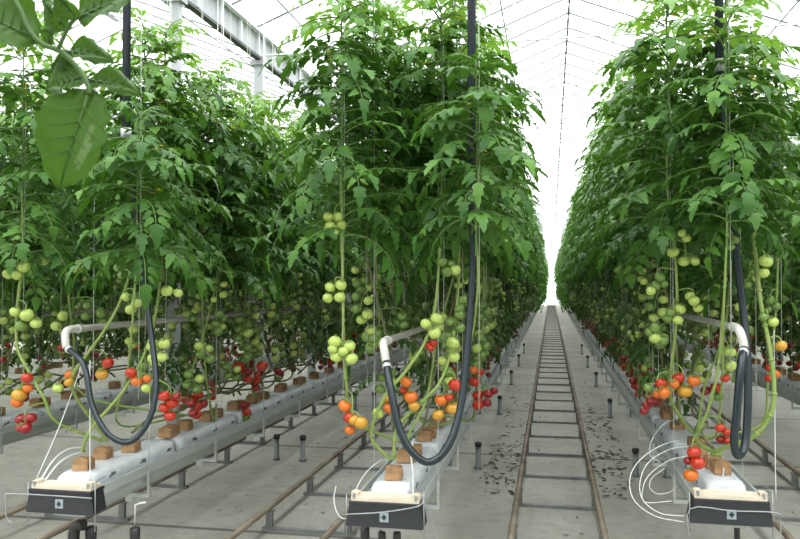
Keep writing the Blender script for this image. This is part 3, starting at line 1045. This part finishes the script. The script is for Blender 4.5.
hero('caps', 'shorter tomato plant whose leaves cover the dark riser, black-capped gutter',
     [(120, 425, 4.2), (128, 370, 3.75), (134, 300, 3.55), (137, 235, 3.46)], [(3.72, [(118, 268, 'd', 9), (122, 275, 'd', 9)])], 2, (-2.41, 4.9, 0.75), 0.006, short=0, cube=False)
hero('tubes', 'shorter tomato plant whose leaves cover the dark riser, looped-tube gutter',
     [(716, 435, 4.5), (722, 380, 4.1), (724, 300, 3.85), (727, 235, 3.8)], [(3.88, [(735, 240, 'd', 9), (731, 247, 'd', 8)])], 4, (0.84, 4.76, 0.75), 0.006, short=1, cube=False)
# looped-tube gutter
hero('tubes', 'tomato plant crowded with green trusses beside the central track, looped-tube gutter',
     [(686, 425, 4.5), (670, 395, 4.35), (674, 345, 4.25), (677, 300, 4.22), (674, 240, 4.2), (668, 195, 4.2), (667, 150, 4.2)],
     [(4.15, [(682, 233, 'g', 9), (686, 238, 'g', 10)]),
      (4.15, [(673, 252, 'g', 12), (684, 261, 'g', 12), (695, 261, 'g', 10), (690, 258, 'd', 10)]),
      (4.15, [(690, 296, 'g', 10), (694, 301, 'g', 11), (698, 308, 'g', 10)]),
      (4.18, [(660, 277, 'd', 11), (656, 286, 'd', 10), (651, 291, 'g', 10), (664, 284, 'd', 9)]),
      (4.18, [(680, 309, 'g', 12), (668, 318, 'd', 11), (678, 320, 'g', 11), (671, 312, 'd', 10)]),
      (4.2, [(655, 328, 'd', 11), (655, 338, 'g', 12), (663, 340, 'd', 12), (650, 332, 'd', 10)]),
      (4.2, [(661, 384, 'r', 12), (664, 393, 'o', 13), (658, 394, 'o', 10), (648, 388, 'd', 10)]),
      (4.25, [(678, 378, 'r', 13), (674, 384, 'o', 11), (694, 381, 'o', 13), (685, 391, 'y', 14)]),
      (4.3, [(651, 400, 'k', 10), (647, 405, 'k', 10), (644, 411, 'k', 9)])], 5, (0.83, 4.75, 0.75))
hero('tubes', 'tomato plant with three ripe fruit resting on the looped-tube gutter end',
     [(697, 440, 4.2), (708, 410, 4.1), (718, 370, 4.05), (722, 325, 4.08), (726, 270, 4.2), (728, 220, 4.3)],
     [(4.0, [(741, 307, 'g', 12), (745, 318, 'd', 11), (748, 330, 'd', 11), (738, 326, 'd', 9)]),
      (4.15, [(720, 428, 'r', 10), (727, 432, 'r', 10), (721, 439, 'k', 10), (728, 441, 'r', 8)]),
      (4.1, [(730, 352, 'g', 12), (731, 366, 'g', 12), (725, 378, 'r', 10)]),
      (4.08, [(694, 453, 'r', 14), (698, 463, 'r', 15), (691, 475, 'o', 15), (688, 461, 'k', 9)]),
      (4.1, [(737, 230, 'd', 9), (730, 233, 'd', 9)])], 6, (0.84, 4.31, 0.75), 0.0085, cube=False)
hero('tubes', 'tomato plant with thick drooping stem curving beside the folded hose',
     [(712, 453, 4.25), (730, 446, 4.1), (754, 436, 4.0), (770, 415, 3.96), (774, 388, 3.95), (769, 345, 3.96), (761, 305, 3.98), (756, 260, 4.0), (752, 215, 4.0)],
     [(3.95, [(766, 261, 'g', 14), (764, 273, 'g', 11)]),
      (4.0, [(753, 272, 'd', 10), (747, 284, 'd', 10)]),
      (3.95, [(773, 322, 'g', 11), (763, 317, 'd', 9)]),
      (3.95, [(781, 346, 'y', 12)])], 7, (0.86, 4.3, 0.75), 0.0125, short=2)
hero('tubes', 'tomato plant leaning toward the outer track behind the folded hose',
     [(760, 425, 4.8), (768, 380, 4.75), (775, 320, 4.7), (778, 260, 4.7), (778, 210, 4.7)],
     [(4.65, [(770, 300, 'd', 10), (776, 306, 'd', 10), (768, 309, 'd', 9)]),
      (4.65, [(770, 368, 'r', 9), (776, 374, 'o', 9), (769, 378, 'r', 9)])], 1, (0.85, 4.76, 0.75), 0.008, cube=False, short=2)
# black-capped gutter
hero('caps', 'tomato plant with long stem slanting past the elbow of the black-capped gutter',
     [(78, 400, 3.85), (72, 378, 3.75), (88, 353, 3.72), (106, 328, 3.72), (125, 290, 3.78), (139, 232, 3.95), (144, 185, 4.05)],
     [(3.75, [(155, 235, 'g', 11)]),
      (3.72, [(126, 297, 'g', 10), (137, 303, 'g', 11), (131, 309, 'g', 12), (136, 297, 'd', 9)]),
      (3.75, [(70, 375, 'o', 11), (58, 388, 'g', 11), (69, 382, 'y', 10)]),
      (3.8, [(108, 363, 'r', 12), (102, 374, 'y', 13)])], 3, (-2.46, 4.01, 0.75), cube=False)
hero('caps', 'tomato plant from the front cube of the black-capped gutter, red fruit halfway',
     [(83, 448, 3.7), (92, 428, 3.66), (124, 390, 3.66), (146, 350, 3.72), (158, 300, 3.88), (164, 240, 4.1)],
     [(3.8, [(167, 291, 'g', 12), (178, 293, 'g', 10)]),
      (3.7, [(152, 346, 'g', 12), (164, 344, 'g', 12), (153, 358, 'g', 12), (162, 357, 'g', 11), (155, 363, 'g', 10)]),
      (3.66, [(131, 373, 'r', 12), (137, 381, 'o', 12), (146, 388, 'g', 10), (147, 379, 'o', 9)]),
      (3.75, [(164, 396, 'r', 12), (172, 403, 'r', 13), (164, 408, 'r', 11), (170, 416, 'r', 12), (176, 396, 'k', 9)])], 4, (-2.43, 3.74, 0.75))
hero('caps', 'tomato plant with ripe trusses low at the picture edge, black-capped gutter',
     [(57, 422, 3.8), (44, 398, 3.72), (28, 370, 3.7), (17, 345, 3.7), (18, 300, 3.7), (23, 255, 3.72), (22, 190, 3.72)],
     [(3.68, [(8, 274, 'g', 11), (17, 275, 'g', 11), (24, 267, 'g', 12)]),
      (3.66, [(15, 312, 'g', 11), (27, 315, 'g', 14), (36, 323, 'g', 12), (21, 326, 'd', 12)]),
      (3.7, [(27, 378, 'r', 12), (28, 388, 'o', 11), (19, 395, 'y', 15), (17, 402, 'o', 13)]),
      (3.7, [(21, 419, 'k', 12), (31, 418, 'k', 12), (26, 428, 'k', 12), (20, 428, 'k', 9)])], 5, (-2.48, 4.0, 0.75))
hero('caps', 'tomato plant with paired green fruit behind the pipe elbow, black-capped gutter',
     [(84, 395, 4.7), (74, 340, 4.55), (68, 290, 4.5), (62, 230, 4.5), (60, 180, 4.5)],
     [(4.45, [(50, 252, 'g', 11), (44, 261, 'g', 10), (54, 247, 'd', 9)]),
      (4.45, [(77, 270, 'g', 9), (86, 267, 'g', 10)]),
      (4.45, [(63, 316, 'g', 11), (56, 326, 'g', 11)]),
      (4.5, [(88, 305, 'd', 11), (86, 316, 'd', 10), (101, 313, 'd', 11)]),
      (4.5, [(62, 348, 'k', 9), (66, 343, 'k', 9)])], 6, (-2.43, 4.9, 0.75), 0.008)
hero('caps', 'tomato plant with four red fruit over the second slab, black-capped gutter',
     [(214, 420, 5.2), (207, 385, 5.0), (204, 340, 4.95), (202, 280, 4.95), (200, 220, 4.95)],
     [(4.9, [(192, 269, 'd', 11), (198, 272, 'd', 13)]),
      (4.92, [(187, 315, 'g', 11), (186, 325, 'd', 9), (193, 318, 'd', 9)]),
      (4.9, [(198, 394, 'r', 11), (192, 401, 'r', 12), (197, 406, 'r', 12), (203, 404, 'k', 10), (188, 397, 'k', 9)])], 7, (-2.43, 5.4, 0.75), 0.008)
hero('caps', 'tomato plant with one low red and green truss before the raised track',
     [(256, 395, 5.9), (249, 370, 5.8), (246, 320, 5.75), (245, 260, 5.75)],
     [(5.7, [(245, 405, 'k', 10), (247, 412, 'r', 9), (246, 418, 'd', 9)]),
      (5.7, [(239, 366, 'r', 12), (238, 377, 'd', 10)]),
      (5.7, [(262, 366, 'r', 12), (255, 330, 'd', 9)])], 0, (-2.43, 6.1, 0.75), 0.008)

# ---- the rest of each row
rn = random.Random(3)
# (row, side): first Y, last Y of individually built plants, spacing
count = 0
stuff_spots = []
plan = []
for r, ystart, yind, yend in (('middle', 4.3, 25.5, 63), ('tubes', 4.9, 25.5, 63), ('caps', 4.6, 18.5, 50), ('beyond', 3.9, 11.0, 45), ('next', 4.4, 13.0, 50), ('far', 3.8, 0, 40), ('outer', 4.3, 0, 40), ('side_a', 3.5, 0, 40), ('side_b', 3.5, 0, 40), ('side_c', 3.5, 0, 36), ('side_d', 4.3, 0, 40), ('side_e', 4.3, 0, 40), ('side_f', 5, 0, 36), ('side_g', 6, 0, 36)):
    for side in (1, -1):
        i = 0
        y = ystart + (0.0 if side > 0 else 0.27)
        while y < yend:
            plan.append((r, side, i, y, y < yind))
            y += 0.52 if y < 30 else 0.6; i += 1
SIDE = {('middle', 1): 'central-track side', ('middle', -1): 'raised-track side', ('tubes', 1): 'outer side', ('tubes', -1): 'central-track side',
        ('caps', 1): 'raised-track side', ('caps', -1): 'outer side', ('beyond', 1): 'near side', ('beyond', -1): 'far side', ('next', 1): 'far side', ('next', -1): 'near side'}
for r, side, i, y, ind in plan:
    yj = y + rn.uniform(-.06, .06)
    if r in ('beyond', 'outer') and side > 0 and y > 7 and abs((yj - 7.4 + 1.17) % 2.345 - 1.17) < 0.3: continue
    if not ind:
        stuff_spots.append((ROWS[r], yj - 0.95 * side, side)); continue
    near = y < 7.2 and r in ('middle', 'tubes', 'caps')
    if i < 10:
        lab = '%s tomato plant behind the row end, %s of the %s' % (ORD[i], SIDE[(r, side)], SHORT[r])
    else:
        lab = 'leafy tomato plant deep in the row, %s of the %s' % (SIDE[(r, side)], SHORT[r])
    yb = yj - LIE * side + 0.3 * side
    if yb > YF[r] + 0.35:
        v = rn.choice(NEARLIE if near else LYING)
    else:
        v = rn.choice(NEARV if near else FARV); yb = yj
    plant(v, ROWS[r] + rn.uniform(-.02, .02), yb, side, lab, 'tomato plants on the %s of the %s' % (SIDE[(r, side)], SHORT[r]), near if y < 14 else None, rn, i >= 3 or r != 'middle')
    count += 1
print('individual plants', count, 'massed plants', len(stuff_spots))

# one mesh for the mass of far plants
tmpl = []
for sd_ in range(6):
    r2 = random.Random(500 + sd_)
    mb = MB()
    pth, dy = stem_path(600 + sd_, 0.22, LIE)
    mb.tube(pth[::3] + [pth[-1]], 0.008, 4, 2, False)
    mb.tube([q + Vector((-.12, 0.1, 0.03)) for q in pth[:16:3]], 0.008, 4, 2, False)
    foliage_mb(700 + sd_, 1, mb=mb, ox=0.22, oy=dy)
    for k in range(16):
        leaf(mb, (0.2, dy - r2.uniform(0, 0.3), r2.uniform(0.95, 1.85)), r2.uniform(0, 6.28), r2.uniform(0.25, 0.36), 0.1, r2.uniform(1.2, 1.9), r2, 0, 1, 2, 1.2)
    for z in (0.9, 1.06, 1.22, 1.4, 1.57, 1.74):
        if r2.random() < 0.35: continue
        p_ = min(pth, key=lambda q: abs(q.z - z))
        st, spots = truss_plan(r2, r2.uniform(-1.3, 1.3), ripeness(z, r2))
        for q, rr, c in spots[:4]:
            mb.lathe(p_ + q, [(rr * 0.5, -rr * 0.75), (rr, 0), (rr * 0.5, rr * 0.7)], 6, 4 + TCK.index(c))
    mb.box((0, 0, 0.72), (0.1, 0.1, 0.06), 3)
    tmpl.append(mb.tris())
nr = np.random.RandomState(4)


def mass(name, spots, label, dz=0.0):
  V, F, MI = [], [], []
  off = 0
  for (x, y, side) in spots:
    v, f, mi = tmpl[nr.randint(6)]
    sc = np.array([side, side, 1.0], np.float32)
    vv = v * sc
    vv[:, 2] = np.where(vv[:, 2] > 1.6, vv[:, 2] + (vv[:, 2] - 1.6) * nr.uniform(-.05, .06), vv[:, 2])
    V.append(vv + np.array([x, y, dz], np.float32)); F.append(f + off); MI.append(mi); off += len(v)
  V = np.concatenate(V); F = np.concatenate(F); MI = np.concatenate(MI)
  me = bpy.data.meshes.new(name)
  me.vertices.add(len(V)); me.vertices.foreach_set('co', V.ravel())
  me.loops.add(len(F) * 3); me.loops.foreach_set('vertex_index', F.ravel())
  me.polygons.add(len(F)); me.polygons.foreach_set('loop_start', np.arange(0, len(F) * 3, 3, dtype=np.int32))
  for m_ in [M['leaf'], M['young'], M['stem'], M['cube']] + TM:
      me.materials.append(m_)
  me.polygons.foreach_set('material_index', MI)
  me.update(calc_edges=True); me.validate()
  tag(link(name, me), label, 'tomato plants', None, 'stuff')


mass('far_tomato_plants', stuff_spots, 'mass of tomato plants farther down the rows toward the end wall')
back = []  # plants added out of view to block low light entering the rows
for r in ROWS:
    if abs(ROWS[r]) < 6.5:
        for k in range(12):
            for sd_ in (1, -1):
                back.append((ROWS[r] + 0.8, -2.6 - 0.5 * k - (0.25 if sd_ < 0 else 0), sd_))
mass('added_blocker_plants', back, 'added unseen mass of tomato plants behind the viewer, blocking light into the rows', -0.689)

# crop wires overhead
for r in ('beyond', 'caps', 'middle', 'tubes', 'next'):
    for s in (-1, 1):
        mb = MB(); mb.tube([(ROWS[r] + s * 0.23, 2.0, 4.0), (ROWS[r] + s * 0.23, YEND - 1, 4.0)], 0.0022, 5)
        sd_ = SIDE[(r, s)]
        tag(mb.build('crop_wire', M['steel']), 'taut overhead crop wire above %s, %s' % (NICE[r], sd_), 'wire', 'overhead crop wires')


# ------------------------------------------------------------------ leaf litter beside the central track
rl = random.Random(9)
mb = MB()


def flake(x, y, s):
    a = rl.uniform(0, 6.28)
    d = Vector((math.cos(a), math.sin(a), 0))
    b = len(mb.v); n = Vector((-d.y, d.x, 0))
    L_, W_ = s, s * rl.uniform(0.25, 0.5)
    c = Vector((x, y, 0.006))
    for q in (d * -L_, d * -0.3 * L_ + n * W_, d * L_, d * 0.2 * L_ - n * W_):
        mb.v.append(tuple(c + q + Vector((0, 0, rl.uniform(0, 0.012)))))
    mb.face((b, b + 1, b + 2, b + 3), 0, False)


for k in range(210):
    y = 6.2 + abs(rl.gauss(0, 3.2))
    flake(0.035 + rl.choice((-1, 1)) * rl.uniform(0.33, 0.62), y, rl.uniform(0.014, 0.046))
for k in range(110):
    flake(rl.uniform(0.36, 0.7), rl.uniform(6.3, 10.5), rl.uniform(0.014, 0.044))
for k in range(60):
    flake(rl.uniform(-0.6, -0.3), rl.uniform(6.5, 8.2), rl.uniform(0.014, 0.046))
for k in range(40):
    flake(rl.uniform(-0.2, 0.25), 5.2 + rl.random() * 14, rl.uniform(0.012, 0.026))
for k in range(60):
    flake(rl.uniform(-2.4, -1.1), 5.0 + rl.random() * 8, rl.uniform(0.01, 0.03))
for k in range(50):
    flake(rl.uniform(1.1, 2.2), 5.0 + rl.random() * 8, rl.uniform(0.01, 0.03))
tag(mb.build('leaf_litter', M['litter']), 'dry dark leaf litter scattered on the pale floor', 'leaf litter', None, 'stuff')

# ------------------------------------------------------------------ foreground shoot
def big_leaf(name, px_base, px_tip, zc, halfw, par, o, curl=0.12, roll=0.0, seed=0, patch=False, zt=None):
    rn_ = random.Random(seed)
    A = atd(px_base[0], px_base[1], zc); B = atd(px_tip[0], px_tip[1], zt or zc)
    d = (B - A); Ln = d.length; d.normalize()
    nrm = (-FWD + UPV * 0.35)
    sd = d.cross(nrm).normalized(); nn = sd.cross(d)
    sd = sd * math.cos(roll) + nn * math.sin(roll); nn = sd.cross(d)
    hw = halfw / FPX * zc
    mb = MB()
    n = 18
    cols = 6
    for i in range(n + 1):
        t = i / n
        wv = max(0.0, math.sin(PI * t ** 0.82)) ** 0.62 if 0 < t < 1 else 0.02
        jag = 1 + (0.06 if i % 3 == 1 else -0.03) + 0.07 * math.sin(i * 1.7 + seed)
        for j in range(-cols, cols + 1):
            u = j / cols
            ed = jag if abs(j) == cols else 1
            q = A + d * (t * Ln) + sd * (u * wv * hw * ed) + nn * (abs(u) ** 1.3 * wv * hw * 0.28 - curl * Ln * (t - 0.5) ** 2 * 2 + 0.006 * math.sin(8 * t + 5 * abs(u)) * abs(u) - (0.003 if j == 0 else 0))
            mb.v.append(tuple(q - o))
    k = 2 * cols + 1
    for i in range(n):
        for j in range(k - 1):
            u = (j - cols + 0.5) / cols
            t = (i + 0.5) / n
            m_ = 1 if patch and ((-0.62 < u < -0.36 and 0.5 < t < 0.74 - 0.3 * (u + 0.5)) or (-0.45 < u < -0.3 and 0.34 < t < 0.55)) else 0
            mb.face((i * k + j, i * k + j + 1, (i + 1) * k + j + 1, (i + 1) * k + j), m_)
    lf = mb.build(name, [M['shoot'], M['blight']], par)
    mb = MB()
    mb.tube([A - o - nn * 0.001, A + d * Ln * 0.5 - nn * (0.002) - o, B - o - nn * curl * Ln * 0.5], [0.0022, 0.0016, 0.0008], 5)
    for t in (0.2, 0.34, 0.48, 0.62):
        for s in (-1, 1):
            c = A + d * Ln * t - o
            wv = math.sin(PI * (t + 0.1) ** 0.82) ** 0.62
            mb.tube([c + nn * 0.0, c + d * Ln * 0.13 + sd * s * wv * hw * 0.75 + nn * (wv * hw * 0.2 + 0.001)], [0.0011, 0.0005], 4)
    mb.build('vein', M['vein'], lf)


ZS = 1.0
o = atd(-130, 0, ZS); o.z = 0.0
t = thing('tomato_shoot', 'large blurred tomato leaf shoot hanging close in the upper picture corner', 'leaf shoot', o)
pts = [o, o + Vector((0.0, 0, 1.2)), atd(-120, -10, ZS), atd(-70, -75, ZS), atd(-20, -50, ZS), atd(16, 2, ZS), atd(28, 28, ZS), atd(42, 44, ZS), atd(60, 51, ZS), atd(76, 66, ZS), atd(88, 86, ZS), atd(89, 94, ZS)]
mb = MB(); mb.tube([q - o for q in smooth(pts, 5)], 0.0034, 8); mb.tube([q - o for q in smooth([atd(58, 50, ZS), atd(66, 32, ZS * .99), atd(72, 22, ZS * .98), atd(80, 14, ZS * .98)], 4)], 0.003, 6)
mb.build('stalk', M['vein'], t)
big_leaf('leaflet', (90, 87), (57, 188), ZS, 35, t, o, 0.12, 0.15, 1, True)
big_leaf('leaflet', (84, 78), (140, 88), ZS * 1.02, 15, t, o, 0.3, 0.3, 2)
big_leaf('leaflet', (82, 75), (44, 88), ZS * 1.01, 21, t, o, 0.2, -0.2, 3)
big_leaf('leaflet', (62, 50), (112, 56), ZS * 1.03, 16, t, o, 0.25, 0.3, 4)
big_leaf('leaflet', (76, 18), (128, -8), ZS * 0.97, 26, t, o, 0.2, 0.2, 5)
big_leaf('leaflet', (34, 36), (-34, 6), ZS, 34, t, o, 0.2, -0.2, 6)
big_leaf('leaflet', (46, 45), (58, 22), ZS * 1.02, 10, t, o, 0.2, 0.4, 7)
big_leaf('leaflet', (66, 30), (40, 0), ZS * 1.0, 13, t, o, 0.2, 0.9, 8)
big_leaf('leaflet', (74, 16), (50, -12), ZS * 0.95, 18, t, o, 0.2, 1.1, 9)
big_leaf('leaflet', (72, 62), (50, 66), ZS * 1.02, 9, t, o, 0.2, 0.2, 10)
